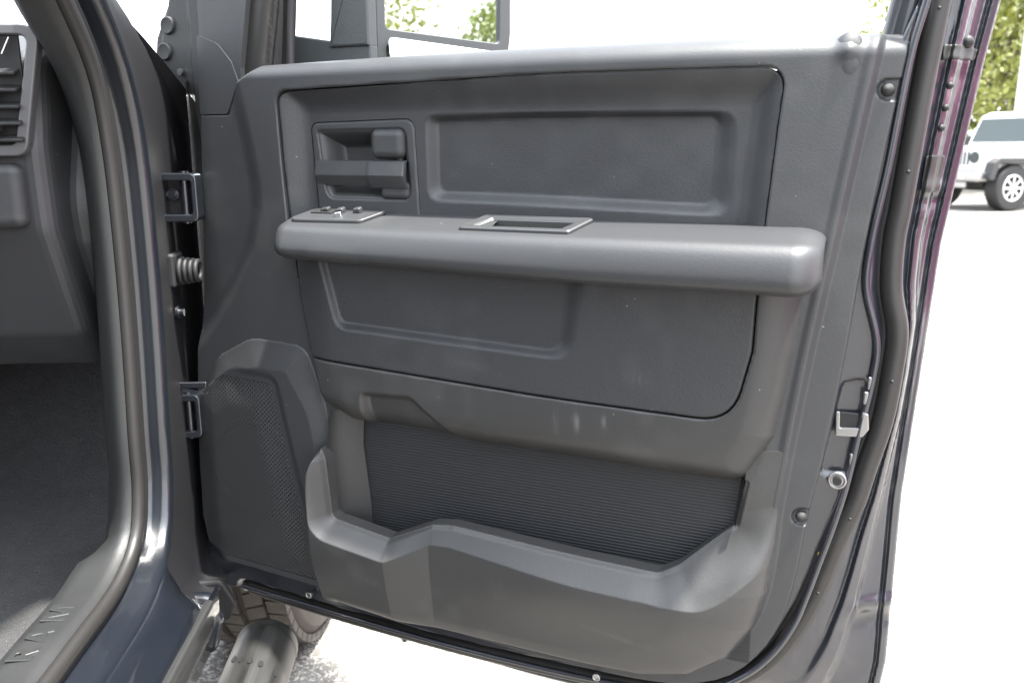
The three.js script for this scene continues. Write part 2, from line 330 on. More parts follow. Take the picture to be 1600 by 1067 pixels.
// -- armrest, with a switch plate and a pull cup let into its top
{
  const cup = { u0: 0.487, u1: 0.592, n0: 0.004, n1: 0.029 };
  const us = []; for (let i = 0; i <= 14; i++) us.push(0.1665 + 0.030 * (1 - Math.cos(i / 14 * Math.PI / 2)));
  for (let i = 1; i <= 24; i++) us.push(mix(0.1965, cup.u0, i / 24)); for (let i = 1; i <= 6; i++) us.push(mix(cup.u0, cup.u1, i / 6)); for (let i = 1; i <= 20; i++) us.push(mix(cup.u1, 0.845, i / 20));
  for (let i = 1; i <= 14; i++) us.push(0.845 + 0.032 * Math.sin(i / 14 * Math.PI / 2));
  const top = [-0.030, -0.012, cup.n0, (cup.n0 + cup.n1) / 2, cup.n1, 0.036, 0.041];
  const topV = (n) => 1.1125 - 0.27 * Math.max(0, n + 0.004), lean = (g) => { const p = g.attributes.position; for (let i = 0; i < p.count; i++) p.setY(i, p.getY(i) + topV(p.getZ(i)) - 1.1125); g.computeVertexNormals(); return g; };
  const section = (u) => {
    const drop = 0.010 * lin(0.18, 0.62, u), P = top.map((n) => [topV(n), n]);
    const C = new THREE.CatmullRomCurve3([[topV(0.041), 0.041], [1.0975, 0.0475], [1.0925, 0.0535], [1.0855, 0.0580], [1.075 - drop * 0.4, 0.0625], [1.0665 - drop * 0.8, 0.0635], [1.0605 - drop, 0.0600], [1.0540 - drop, 0.046], [1.0505 - drop, 0.028], [1.050 - drop, 0.0]].map(([v, n]) => V3(0, v, n)), false, 'centripetal').getPoints(45);
    for (const p of C.slice(1)) P.push([p.y, p.z]);
    const a = u - 0.1665, b = 0.877 - u, d = Math.min(a / 0.030, b / 0.032), f = d < 1 ? Math.sqrt(Math.max(0, 1 - (1 - d) ** 2)) : 1;
    return P.map(([v, n]) => V3(u, 1.083 + (v - 1.083) * mix(0.55, 1, f), n > 0 ? n * mix(0.25, 1, f) : n));
  };
  const rows = us.map(section);
  const skip = (j, i) => us[j] >= cup.u0 - 1e-6 && us[j + 1] <= cup.u1 + 1e-6 && i >= 2 && i < 4;
  mesh('armrest', door, M.plastic, sheet(rows, skip));
  // pull cup
  const yT = 1.1122, frame = [];
  const ring = (p, q, y0, y1) => { const pos = [], idx = []; const n = p.length; for (let i = 0; i < n; i++) pos.push(p[i][0], y0, p[i][1], q[i][0], y1, q[i][1]); for (let i = 0; i < n; i++) { const a = 2 * i, b = 2 * ((i + 1) % n); idx.push(a, b, a + 1, b, b + 1, a + 1); } const g = buf(pos, idx).toNonIndexed(); g.computeVertexNormals(); return g; };
  const outer = fillet([[0.466, -0.006], [0.612, -0.006], [0.594, 0.041], [0.447, 0.041]], 0.005), R = (k, o = [0.5305, 0.017]) => outer.map(([x, z]) => [o[0] + (x - o[0]) * (1 - k * 1.02), o[1] + (z - o[1]) * (1 - k * 1.9)]);
  const inner = R(0.23);
  mesh('pull_cup_bezel', door, M.plastic, lean(merge([ring(outer, outer, yT - 0.002, yT + 0.0035), ring(outer, R(0.03), yT + 0.0035, yT + 0.005), ring(R(0.03), R(0.19), yT + 0.005, yT + 0.004), ring(R(0.19), inner, yT + 0.004, yT + 0.001)])));
  mesh('pull_cup', door, M.darkTrim, lean(merge([ring(inner, R(0.3), yT + 0.001, yT - 0.045), buf([0.46, yT - 0.045, -0.005, 0.61, yT - 0.045, -0.005, 0.61, yT - 0.045, 0.04, 0.46, yT - 0.045, 0.04], [0, 2, 1, 0, 3, 2]).toNonIndexed()])));
  // switch plate
  const sp = fillet([[0.205, -0.008], [0.322, -0.012], [0.302, 0.032], [0.188, 0.036]], 0.010);
  const plate = lean(extrude(sp.map(([x, z]) => [x, -z]), 0.006, 0.002, 3).rotateX(-Math.PI / 2).translate(0, 1.1115, 0));
  mesh('switch_plate', door, M.plastic, plate);
  const sw = (u, n, w, d, m) => { const s = mesh('window_switch', door, m, rbox(w, 0.010, d, 0.003)); s.position.set(u, topV(n) + 0.0065, n); s.rotation.set(0.26, 0, 0.16); };
  const dish = mesh('switch_dish', door, M.black, rbox(0.034, 0.002, 0.016, 0.001)); dish.position.set(0.228, topV(0.006) + 0.006, 0.006); dish.rotation.x = 0.26;
  sw(0.232, 0.006, 0.014, 0.010, M.darkTrim); sw(0.256, 0.006, 0.012, 0.011, M.plastic); sw(0.281, 0.003, 0.012, 0.010, M.plastic); sw(0.262, 0.022, 0.012, 0.005, M.chrome);
}

// -- lower insert with a shallow pressed recess, and the bolster that curls under it
const lowOut = polySDF(fillet([[0.205, 1.12], [0.222, 1.047], [0.246, 0.953, 0.022], [0.595, 0.9385, 0.035], [0.610, 1.041], [0.615, 1.12]], 0.01));
const lowIn = polySDF(fillet([[0.214, 1.12], [0.230, 1.046], [0.252, 0.964, 0.014], [0.570, 0.9525, 0.018], [0.577, 1.034], [0.582, 1.12]], 0.01));
function lowH(u, v) {
  const a = lowOut(u, v), b = lowIn(u, v);
  let h = 0.018 - 0.010 * sm(0.24, 0.17, u);
  if (a < 0) { const t = b < 0 ? 1 : -a / (b - a); h -= 0.010 * t * t * (3 - 2 * t); }
  return h - 0.6 * bow(u) - edge(-seamSDF(u, v) - 0.0008, 0.0028);
}
relief('lower_insert', door, M.insert, { sdf: (u, v) => seamSDF(u, v) + 0.001, height: lowH, box: [0.16, 0.87, 0.82, 1.10], res: 0.0025, skirt: 0.015 });
const grabSDF = polySDF(fillet([[0.277, 0.775], [0.281, 0.868, 0.012], [0.362, 0.871, 0.02], [0.412, 0.828, 0.02], [0.45, 0.775]], 0.01));
function bolH(u, v) {
  const d = -bolSDF(u, v), left = sm(0.30, 0.21, u) * sm(0.82, 0.86, v);
  let h = 0.020 - 0.012 * sm(0.24, 0.17, u);
  const under = 0.87 - v;
  h -= 0.40 * Math.max(0, under) ** 1.5 * 1.35 * (1 - 0.4 * left);
  const r = 0.042, roll = edge(Math.max(0, d), r) * 0.95;
  h -= mix(roll, edge(d, 0.006), Math.max(left, sm(0.26, 0.2, u)));
  h -= 0.013 * sm(0.001, -0.012, grabSDF(u, v));
  return h - 0.6 * bow(u) - edge(seamSDF(u, v) - 0.0008, 0.0022);
}
relief('bolster', door, M.plasticLow, { sdf: (u, v) => Math.max(bolSDF(u, v), -(seamSDF(u, v) - 0.001)), height: bolH, box: [0.16, 0.78, 0.87, 1.10], res: 0.0025, skirt: 0.03 });

// -- map pocket: front shell, ribbed liner, end wall
const rimD = lineDist(pockPoly.slice(0, 78));
const sideLine = lineDist([[0.853, 0.86], [0.849, 0.80], [0.846, 0.721], [0.841, 0.661], [0.827, 0.609], [0.798, 0.562], [0.752, 0.530], [0.690, 0.517], [0.5, 0.519], [0.343, 0.520], [0.236, 0.531]]);
function pockH(u, v) {
  let face = mix(0.062, 0.040, lin(0.334, 0.396, u) * 0.999);
  face = face + 0.012 * sm(0.40, 0.62, u) * sm(0.55, 0.64, v);
  face *= mix(0.62, 1, sm(0.50, 0.655, v));
  const sd = sideLine(u, v), right = sm(0.60, 0.80, u);
  const rollR = mix(0.03, 0.10, right);
  const k = clamp(sd / rollR); face = mix(0.002, face, Math.sqrt(1 - (1 - k) ** 2) * (right > 0 ? 1 : 1));
  face *= 1 - sm(-0.03, 0.055, v - (0.665 + (u - 0.71) * 0.5)) * sm(0.68, 0.75, u);
  const band = mix(0.024, 0.030, lin(0.40, 0.62, u)) + 0.03 * sm(0.70, 0.80, u), t = clamp(rimD(u, v) / band), inn = mix(0.034, 0.024, lin(0.334, 0.42, u)) * (1 - 0.95 * sm(0.70, 0.80, u));
  const lip = mix(inn, Math.max(face, inn), t < 1 ? t * 0.94 + 0.06 * t * t : 1);
  let h = Math.min(Math.max(face, 0.002), lip);
  if (t >= 1) h = face;
  h -= (0.7 + 0.28 * sm(0.72, 0.82, u)) * bow(u);
  h -= 0.003 * (1 - sm(0, 0.006, rimD(u, v)));
  h -= edge(u - 0.206, 0.010) * sm(0.24, 0.22, u);
  return h;
}
relief('map_pocket', door, M.plasticLow, { sdf: pockSDF, height: pockH, box: [0.19, 0.50, 0.86, 0.85], res: 0.0013, skirt: 0.02 });
{
  const rows = [], nv = 440, v0 = 0.55, v1 = 0.86;
  for (let j = 0; j <= nv; j++) { const v = mix(v0, v1, j / nv), r = Math.pow(Math.abs(Math.sin((v - v0) / 0.0044 * Math.PI)), 0.7); rows.push([0.225, 0.45, 0.65, 0.825].map((u) => V3(u, v, -0.026 + 0.0008 * r))); }
  mesh('pocket_liner', door, M.liner, sheet(rows));
  const w = []; for (let i = 0; i <= 8; i++) { const t = i / 8; w.push([V3(mix(0.226, 0.262, t * t), 0.83, mix(0.012, -0.022, t)), V3(mix(0.224, 0.258, t * t), 0.775, mix(0.022, -0.022, t)), V3(mix(0.234, 0.268, t * t), 0.68, mix(0.028, -0.022, t)), V3(mix(0.234, 0.270, t * t), 0.60, mix(0.028, -0.022, t))]); }
  mesh('pocket_end_wall', door, M.darkTrim, sheet(w));
  const e = []; for (let i = 0; i <= 6; i++) { const t = i / 6; e.push([V3(mix(0.806, 0.802, t), 0.805, mix(-0.012, -0.026, t)), V3(mix(0.807, 0.800, t), 0.79, mix(0.0, -0.026, t)), V3(mix(0.80, 0.795, t), 0.745, mix(-0.004, -0.026, t))]); }
  mesh('pocket_end_wall', door, M.darkTrim, sheet(e));
}

// -- speaker pod, cone and perforated grille
function podH(u, v) {
  const d = -podSDF(u, v), g = grilleSDF(u, v), open = sm(0.56, 0.60, v) * sm(-0.03, 0.0, u);
  const t = clamp(d / mix(0.028, 0.044, sm(0.80, 0.9, v)));
  let h = mix(0.012, 0.001 + 0.011 * (t * 0.8 + 0.2 * t * t * (3 - 2 * t)), sm(0.54, 0.66, v) * 0.8 + 0.2);
  h -= edge(d, 0.003);
  h -= 0.010 * sm(-0.08, -0.03, -(u + 0.0)) * sm(0.02, -0.03, u);
  const b = sm(0.017, 0.004, g); h = mix(h, Math.min(h, 0.0085), b);
  return h;
}
relief('speaker_pod', door, M.plastic, { sdf: (u, v) => Math.max(podSDF(u, v), -(grilleSDF(u, v) + 0.002)), height: podH, box: [-0.05, 0.53, 0.23, 0.935], res: 0.0025, skirt: 0.03 });
{
  const n = 64, holes = (x, y) => { let d = 9; for (const [a, b] of [[0.25, 0.25], [0.75, 0.75], [-0.25, 0.75], [1.25, 0.25], [0.75, -0.25], [0.25, 1.25]]) d = Math.min(d, Math.hypot(x - a, (y - b) * 1.0)); return sm(0.17, 0.23, d); };
  const a = tex(n, 0.0068, (x, y) => holes(x, y)); a.minFilter = THREE.LinearFilter;
  const gm = std({ name: 'perforated_grille', color: lc(0.040, 0.041, 0.043), roughness: 0.5, alphaMap: a, alphaTest: 0.5, side: THREE.DoubleSide });
  relief('speaker_grille', door, gm, { sdf: grilleSDF, height: (u, v) => 0.0078 + 0.004 * sm(0, 0.05, -grilleSDF(u, v)) - edge(-grilleSDF(u, v), 0.004) - 0.006 * sm(0.01, -0.04, u), box: [-0.05, 0.53, 0.20, 0.88], res: 0.003, skirt: 0.006 });
  const cone = mesh('speaker_cone', door, M.darkTrim, new THREE.LatheGeometry([[0, 0.001], [0.012, 0.0], [0.02, -0.006], [0.024, -0.012], [0.068, 0.008], [0.073, 0.014], [0.079, 0.014], [0.083, 0.008], [0.09, 0.008], [0.092, -0.01]].map(([x, y]) => new THREE.Vector2(x, y - 0.001)), 48).rotateX(Math.PI / 2));
  cone.position.set(0.072, 0.715, -0.010);
  const pan = mesh('speaker_baffle', door, M.black, rbox(0.24, 0.33, 0.004, 0.002)); pan.position.set(0.077, 0.705, -0.024);
}

// -- sheet-metal shell with latch, seal and hem
const sealPts = [[0.980, 1.47], [0.975, 1.42], [0.968, 1.347], [0.961, 1.266], [0.951, 1.133], [0.948, 1.098], [0.950, 1.042], [0.961, 0.991], [0.960, 0.939], [0.955, 0.881], [0.942, 0.817], [0.934, 0.776], [0.917, 0.720], [0.906, 0.676], [0.894, 0.635], [0.873, 0.585], [0.845, 0.54], [0.805, 0.505], [0.75, 0.482], [0.66, 0.472], [0.45, 0.468], [0.2, 0.475], [0.02, 0.486]];
const sealN = (u) => -0.036 - bow(u);
const outerPts = [[1.052, 1.46], [1.036, 1.36], [1.027, 1.298], [1.003, 1.086], [0.990, 0.758], [0.993, 0.519], [0.985, 0.44]];
const shellPoly = fillet([[0.06, 1.27], [0.05, 1.20], [0.0, 0.70], [-0.045, 0.56], [-0.065, 0.425], [0.05, 0.415], [0.49, 0.398], [0.95, 0.392, 0.04], ...outerPts.slice().reverse(), [0.962, 1.46], [0.948, 1.35], [0.93, 1.30], [0.88, 1.285], [0.15, 1.28]], 0.01);
const shellSDF = polySDF(shellPoly), shellHole = polySDF(fillet([[0.0, 1.27], [0.0, 0.575], [0.2, 0.56], [0.70, 0.53], [0.80, 0.57], [0.84, 0.68], [0.88, 1.0], [0.905, 1.27]], 0.03)), sealLine = lineDist(sealPts), sealSide = polySDF([[-0.3, 1.47], ...sealPts, [-0.3, 0.50]]);
const latchDip = polySDF(fillet([[0.906, 0.932], [0.936, 0.938], [0.926, 0.815], [0.888, 0.812]], 0.012));
function shellH(u, v) {
  const s = sealLine(u, v) * (sealSide(u, v) < 0 ? -1 : 1);          // > 0 outboard of the seal
  const w = shellSDF(u, v);
  let h = -0.0175 - bow(u);
  h -= 0.026 * sm(-0.022, -0.013, s);
  const rest = s / Math.max(0.012, s - w);                              // 0 at the seal, 1 at the hem
  if (s > 0) {
    h -= 0.012 * sm(0.005, 0.014, s) + 0.045 * sm(0.0, 1.0, rest);
    h += 0.010 * (sm(0.34, 0.42, rest) - sm(0.52, 0.60, rest)) * sm(0.45, 0.55, v);   // pressed bead down the shut face
    h -= 0.006 * sm(-0.017, -0.013, w);                               // groove before the hem
    h += 0.008 * sm(-0.012, -0.009, w) - 0.45 * Math.max(0, w + 0.011);
    const dent = Math.exp(-(((v - 0.612) / 0.011) ** 2)) * sm(0.4, 0.7, rest) - 0.8 * Math.exp(-(((v - 0.585) / 0.012) ** 2)) * sm(0.4, 0.7, rest);
    h += 0.006 * dent;
    for (const [vv, k] of [[1.295, 1], [1.155, 1], [1.14, -1], [1.11, -0.5]]) h += 0.004 * k * Math.exp(-(((v - vv) / 0.009) ** 2)) * sm(0.2, 0.4, rest) * sm(0.85, 0.7, rest);
  }
  h -= 0.005 * sm(0.003, -0.004, latchDip(u, v));
  h -= edge(-w, 0.004);
  return h;
}
relief('shell', door, M.jamb, { sdf: (u, v) => Math.max(shellSDF(u, v), -shellHole(u, v)), height: shellH, box: [-0.08, 0.38, 1.06, 1.455], res: 0.0016, resV: 0.004, skirt: 0.05 }).userData.label = 'dark painted metal shell round the trim';
relief('outer_skin', door, M.paint, { sdf: (u, v) => shellSDF(u, v) + 0.002, height: () => -0.172, box: [-0.08, 0.38, 1.06, 1.455], res: 0.01, skirt: 0 });
mesh('door_seal', door, M.rubber, tube(sealPts.map(([u, v]) => [u, v, sealN(u)]), 0.0125, 260, 12));
mesh('seal_carrier', door, M.black, tube(sealPts.map(([u, v]) => [u - 0.0135, v + 0.002, sealN(u) - 0.006]), 0.008, 260, 8));
for (const t of [0.07, 0.165, 0.30, 0.40, 0.46, 0.53, 0.585]) {
  const c = new THREE.CatmullRomCurve3(sealPts.map(([u, v]) => V3(u, v, sealN(u))), false, 'centripetal').getPointAt(t);
  const p = mesh('vent_pinhole', door, M.black, new THREE.SphereGeometry(0.0022, 8, 6)); p.position.set(c.x + 0.001, c.y, c.z + 0.0117);
}
{ // flange lip of the shell, latch and bolts
  const lip = []; for (const [u, v] of [[0.968, 1.46], [0.962, 1.42], [0.958, 1.36], [0.947, 1.301], [0.935, 1.179], [0.925, 1.098], [0.9235, 1.047], [0.941, 0.980], [0.940, 0.939], [0.930, 0.865], [0.922, 0.801], [0.911, 0.746], [0.900, 0.700], [0.888, 0.650]]) lip.push([u - 0.001, v, -0.0125 - bow(u)]);
  lip.push(...[[0.876, 0.612], [0.853, 0.566], [0.82, 0.528], [0.77, 0.498], [0.69, 0.484]].map(([a, b]) => [a, b, -0.0125 - bow(a)]), [0.45, 0.480, -0.0125], [0.02, 0.498, -0.0125]);
  mesh('flange_lip', door, M.jamb, tube(lip, 0.0042, 240, 8));
  mesh('latch_opening', door, M.black, rbox(0.022, 0.026, 0.004, 0.002)).position.set(0.918, 0.882, -0.0165 - bow(0.918));
  mesh('latch_plate', door, M.steel, extrude(fillet([[0.0, 0], [0.03, 0.002], [0.036, 0.012], [0.034, 0.03], [0.027, 0.034], [0.026, 0.013], [0.004, 0.0105], [0.003, 0.03], [-0.002, 0.03]], 0.002), 0.005, 0.0012)).position.set(0.9045, 0.8655, -0.016 - bow(0.918));
  for (const [u, v] of [[0.937, 0.933], [0.934, 0.915], [0.925, 0.838]]) mesh('latch_tab', door, M.steel, rbox(0.006, 0.016, 0.006, 0.002)).position.set(u, v, -0.012 - bow(u));
  const bolt = mesh('latch_bolt', door, M.steel, merge([new THREE.TorusGeometry(0.0092, 0.0022, 8, 24), cyl(0.0085, 0.006, 0, 0, -0.002)])); bolt.position.set(0.911, 0.810, -0.012 - bow(0.911));
  mesh('bolt_socket', door, M.black, cyl(0.0052, 0.003, 0.911, 0.810, -0.0085 - bow(0.911)));
  mesh('paint_mark', door, std({ name: 'yellow_marker', color: lc(0.5, 0.42, 0.05), roughness: 0.6 }), new THREE.SphereGeometry(0.0026, 10, 8)).position.set(0.8985, 0.708, -0.048);
  for (const [u, v] of [[0.627, 0.4905], [0.155, 0.513], [0.305, 0.452]]) { const s = mesh('trim_clip', door, M.steel, merge([cyl(0.0052, 0.004, 0, 0, 0), new THREE.TorusGeometry(0.0045, 0.0014, 6, 16).translate(0, 0, 0.002)])); s.position.set(u, v, -0.009 - (v < 0.46 ? 0.035 : 0)); }
}
{ // raised pads and plugs on the shut face
  const at = (name, m, pts, lift, r) => { const f = polySDF(fillet(pts, r)); return relief(name, door, m, { sdf: f, height: (u, v) => shellH(u, v) + lift - edge(-f(u, v), 0.0015), box: [0.96, 1.05, 1.04, 1.36], res: 0.0015, skirt: lift + 0.003 }); };
  for (const p of [[[0.980, 1.312], [1.018, 1.310], [1.016, 1.297], [0.979, 1.295]], [[0.974, 1.192], [0.996, 1.192], [0.991, 1.150], [0.972, 1.150]]]) at('raised_pad', M.rubber, p, 0.006, 0.004);
  mesh('edge_bumper', door, M.black, new THREE.LatheGeometry([[0, 0.008], [0.004, 0.0075], [0.007, 0.004], [0.008, -0.004]].map(([x, y]) => new THREE.Vector2(x, y)), 20).rotateX(Math.PI / 2)).position.set(1.004, 1.316, shellH(1.004, 1.316) + 0.002);
  for (const [u, v] of [[0.990, 1.268], [0.988, 1.244], [0.986, 1.222]]) mesh('edge_plug', door, M.black, new THREE.SphereGeometry(0.0042, 12, 8)).position.set(u, v, shellH(u, v) + 0.002);
}
// -- window frame of the door, mirror trim
{
  relief('mirror_trim', door, M.plastic, { sdf: polySDF(fillet([[0.0105, 1.2473], [0.061, 1.2473, 0.004], [0.084, 1.291], [0.074, 1.318], [0.052, 1.343, 0.02], [0.016, 1.357]], 0.004)), height: (u, v) => -0.0098 - 0.012 * sm(0.03, -0.05, u), box: [0, 1.24, 0.10, 1.37], res: 0.0018, skirt: 0.006 });
  relief('front_window_post', door, M.plastic, { sdf: polySDF(fillet([[0.016, 1.20], [0.080, 1.20], [0.088, 1.31], [0.106, 1.40], [0.19, 1.82], [0.09, 1.82], [0.020, 1.40]], 0.003)), height: (u, v) => -0.0122 - 0.012 * sm(0.03, -0.05, u) - 0.006 * sm(1.256, 1.242, v), box: [0, 1.19, 0.20, 1.83], res: 0.005, skirt: 0.02 });
  relief('window_channel', door, M.rubber, { sdf: polySDF(fillet([[0.075, 1.27], [0.135, 1.27], [0.150, 1.40], [0.235, 1.82], [0.192, 1.82], [0.105, 1.40]], 0.003)), height: (u, v) => { const t = (u - mix(0.08, 0.192, (v - 1.28) / 0.54)); return -0.022 - 0.014 * sm(0.018, 0.05, t) - 0.006 * (sm(0.030, 0.034, t) - sm(0.037, 0.041, t)); }, box: [0.06, 1.26, 0.25, 1.83], res: 0.0015, resV: 0.01, skirt: 0.03 });
  mesh('window_run_seal', door, M.black, tube([[0.150, 1.27, -0.04], [0.160, 1.40, -0.04], [0.245, 1.82, -0.04]], 0.005, 30, 8));
  // rear upright and top rail of the window frame
  const up = [[0.905, 1.24], [0.932, 1.42], [0.962, 1.62], [0.95, 1.78], [0.88, 1.825], [0.45, 1.86], [0.19, 1.845]].map(([u, v]) => [u, v]);
  const c = curve(up.map(([u, v]) => [u, v, 0]), 60), rows = c.map((p, i) => {
    const a = c[Math.max(0, i - 1)], b = c[Math.min(60, i + 1)], t = b.clone().sub(a).normalize(), o = V3(t.y, -t.x, 0);
    return [[-0.002, -0.055], [-0.002, -0.03], [0.004, -0.024], [0.024, -0.022], [0.028, -0.028], [0.030, -0.036], [0.052, -0.040], [0.055, -0.060], [0.080, -0.064], [0.082, -0.072], [-0.002, -0.074]]  .map(([k, z]) => V3(p.x + o.x * k, p.y + o.y * k, z - 0.056));
  });
  mesh('window_frame', door, M.jamb, sheet(rows));
  mesh('belt_seal', door, M.black, rbox(0.78, 0.012, 0.012, 0.004, 0.53, 1.297, -0.062));
}
// -- hinge-side face of the shell with plugs
{
  mesh('hinge_face', door, M.paint, sheet([[-0.02, -0.020], [-0.045, -0.05], [-0.075, -0.09], [-0.105, -0.125]].map(([u, n]) => [1.30, 1.0, 0.7, 0.43].map((v) => V3(u, v, n)))));
  relief('mirror_mount_plate', door, M.darkTrim, { sdf: polySDF(fillet([[-0.121, 1.280], [-0.121, 1.305], [-0.110, 1.363], [-0.076, 1.42], [-0.04, 1.50], [0.03, 1.50], [0.03, 1.20], [-0.03, 1.20], [-0.04, 1.280]], 0.006)), height: (u, v) => -0.062 + 0.006 * sm(-0.045, -0.035, u) - edge(u + 0.121 - Math.max(0, v - 1.30) * 0.36, 0.004), box: [-0.13, 1.19, 0.04, 1.51], res: 0.003, skirt: 0.03 });
  for (const [u, v] of [[-0.082, 1.380], [-0.092, 1.343], [-0.096, 1.306]]) { const p = mesh('hole_plug', door, M.darkTrim, new THREE.LatheGeometry([[0, 0.003], [0.008, 0.003], [0.0105, 0.0045], [0.0125, 0.004], [0.0135, 0]].map(([x, y]) => new THREE.Vector2(x, y)), 24).rotateX(Math.PI / 2)); p.position.set(u, v, -0.062); }
  const q = mesh('plate_bolt', door, M.steel, cyl(0.005, 0.006, -0.062, 1.312, -0.058));
}
// -- towing mirror seen through the window opening
{
  const W = group('side_mirror', door);
  const a = 33 * Math.PI / 180;
  W.position.set(0.241, 1.4123, -0.336); W.rotation.y = Math.PI / 2 - a;     // local z looks out of the glass
  W.userData.label = 'wide rear-view mirror outside the window';
  const H0 = extrude(fillet([[-0.128, -0.105], [0.118, -0.115], [0.138, -0.02], [0.138, 0.20], [-0.128, 0.19]], 0.022), 0.085, 0.012, 4);
  const hs = mesh('mirror_housing', W, M.housing, H0); hs.position.z = -0.087;
  const frameShape = new THREE.Shape(fillet([[-0.121, -0.098], [0.120, -0.108], [0.132, -0.02], [0.132, 0.19], [-0.121, 0.18]], 0.02).map((p) => new THREE.Vector2(...p)));
  const up = fillet([[-0.1085, -0.0295], [0.1115, -0.0385], [0.116, 0.175], [-0.108, 0.165]], 0.010), lo = fillet([[-0.1085, -0.050], [0.105, -0.061], [0.105, -0.094], [-0.108, -0.086]], 0.010);
  for (const h of [up, lo]) frameShape.holes.push(new THREE.Path(h.map((p) => new THREE.Vector2(...p))));
  const fr = mesh('mirror_frame', W, M.housing, new THREE.ExtrudeGeometry(frameShape, { depth: 0.008, bevelEnabled: true, bevelThickness: 0.003, bevelSize: 0.002, bevelSegments: 2 })); fr.position.z = -0.004;
  const gl = (p) => { const s = new THREE.ShapeGeometry(new THREE.Shape(p.map((q) => new THREE.Vector2(...q)))); const m = mesh('mirror_glass', W, M.mirrorGlass, s); m.position.z = 0.0005; };
  gl(up); gl(lo);
  W.children[W.children.length - 1].position.set(0, 0.008, 0.012); W.children[W.children.length - 1].rotation.x = -0.13;
}
{ // foot of the mirror: a sail-shaped bracket and the arm to the housing
  const b = merge([extrude(fillet([[0.05, 1.27], [0.06, 1.370], [0.182, 1.3505], [0.25, 1.342], [0.25, 1.27]], 0.003), 0.022, 0.003, 3), extrude(fillet([[0.184, 1.34], [0.188, 1.378], [0.196, 1.50], [0.250, 1.50], [0.250, 1.34]], 0.003), 0.026, 0.004, 3)]);
  mesh('mirror_foot', door, M.housing, b).position.z = -0.115;
  const arm = sheet([0, 0.25, 0.5, 0.75, 1].map((t) => { const c = V3(mix(0.222, 0.105, t), 1.42, mix(-0.11, -0.30, t)); return [...Array(17).keys()].map((i) => { const q = i / 16 * Math.PI * 2; return V3(c.x + Math.cos(q) * 0.026, c.y + Math.sin(q) * 0.085, c.z + Math.cos(q) * 0.008); }); }));
  mesh('mirror_arm', door, M.housing, arm);
}

// ---------------------------------------------------------------- body round the door opening
const bulbPath = [[0.9, 1.86], [0.3, 1.855], [-0.30, 1.80], [-0.60, 1.68], [-0.83, 1.52], [-1.019, 1.358], [-1.078, 1.286], [-1.098, 1.20], [-1.101, 1.05], [-1.094, 0.934], [-1.083, 0.827], [-1.077, 0.755], [-1.052, 0.700], [-0.99, 0.672], [-0.85, 0.666], [-0.5, 0.666], [0.9, 0.666]];
function frameSweep(name, parent, mat, profs, { samples = 220, from = 0, to = 99, keep = () => true } = {}) {   // profs: { top, pillar, sill } lists of [outward, x]
  const c = curve(bulbPath.map(([z, y]) => [0, y, z]), samples), rows = [];
  c.forEach((p, i) => {
    const a = c[Math.max(0, i - 1)], b = c[Math.min(samples, i + 1)], dz = b.z - a.z, dy = b.y - a.y, l = Math.hypot(dz, dy), oz = dy / l, oy = -dz / l;
    const ws = p.y < 1 ? sm(0.55, 0.985, dz / l) : 0, wt = sm(1.18, 1.36, p.y);
    if (keep(p)) rows.push(profs.pillar.slice(from, to).map((q, kk) => { const k = kk + from; return [q, k]; }).map(([q, k]) => { const o = mix(mix(q[0], profs.sill[k][0], ws), profs.top[k][0], wt), x = mix(mix(q[1], profs.sill[k][1], ws), profs.top[k][1], wt); return V3(x, p.y + oy * o, p.z + oz * o); }));
  });
  return mesh(name, parent, mat, sheet(rows));
}
const frameProfile = {
  pillar: [[0.008, -0.436], [0.052, -0.440], [0.058, -0.430], [0.060, -0.424], [0.0605, -0.415], [0.062, -0.407], [0.066, -0.402], [0.075, -0.402], [0.14, -0.415], [0.28, -0.43], [0.315, -0.428], [0.33, -0.42], [0.335, -0.385]],
  sill: [[0.008, -0.434], [0.014, -0.424], [0.016, -0.418], [0.018, -0.414], [0.022, -0.408], [0.026, -0.401], [0.031, -0.392], [0.036, -0.389], [0.034, -0.384], [0.050, -0.373], [0.074, -0.357], [0.080, -0.3535], [0.092, -0.352]],
  top: [[0.008, -0.436], [0.032, -0.440], [0.036, -0.430], [0.038, -0.424], [0.0385, -0.415], [0.040, -0.407], [0.044, -0.402], [0.050, -0.402], [0.062, -0.405], [0.072, -0.41], [0.080, -0.425], [0.084, -0.44], [0.086, -0.46]],
};
frameSweep('door_frame', truck, M.paint, frameProfile, { to: 8 }).userData.label = 'dark blue painted frame of the door opening';
const inPillar = (p) => p.z < -1.0 && p.y > 0.69 && p.y < 1.40;
frameSweep('hinge_pillar', truck, std({ name: 'sealed_black_jamb', color: lc(0.008, 0.008, 0.010), roughness: 0.55 }), frameProfile, { from: 7, keep: inPillar });
frameSweep('rocker_ledge', truck, M.paint, frameProfile, { from: 7, keep: (p) => p.y < 0.70 });
frameSweep('roof_side_rail', truck, M.paint, frameProfile, { from: 7, keep: (p) => p.y > 1.38 });
{ // frame seal
  const c = curve(bulbPath.map(([z, y]) => [-0.424, y, z]), 200);
  mesh('frame_seal', truck, M.rubber, new THREE.TubeGeometry(new THREE.CatmullRomCurve3(c), 300, 0.0098, 12));
  frameSweep('seal_lip', truck, M.black, { pillar: [[0.010, -0.428], [0.028, -0.420], [0.034, -0.424], [0.040, -0.436]], sill: [[0.009, -0.428], [0.015, -0.420], [0.018, -0.424], [0.02, -0.432]], top: [[0.010, -0.428], [0.022, -0.420], [0.026, -0.424], [0.03, -0.436]] });
}
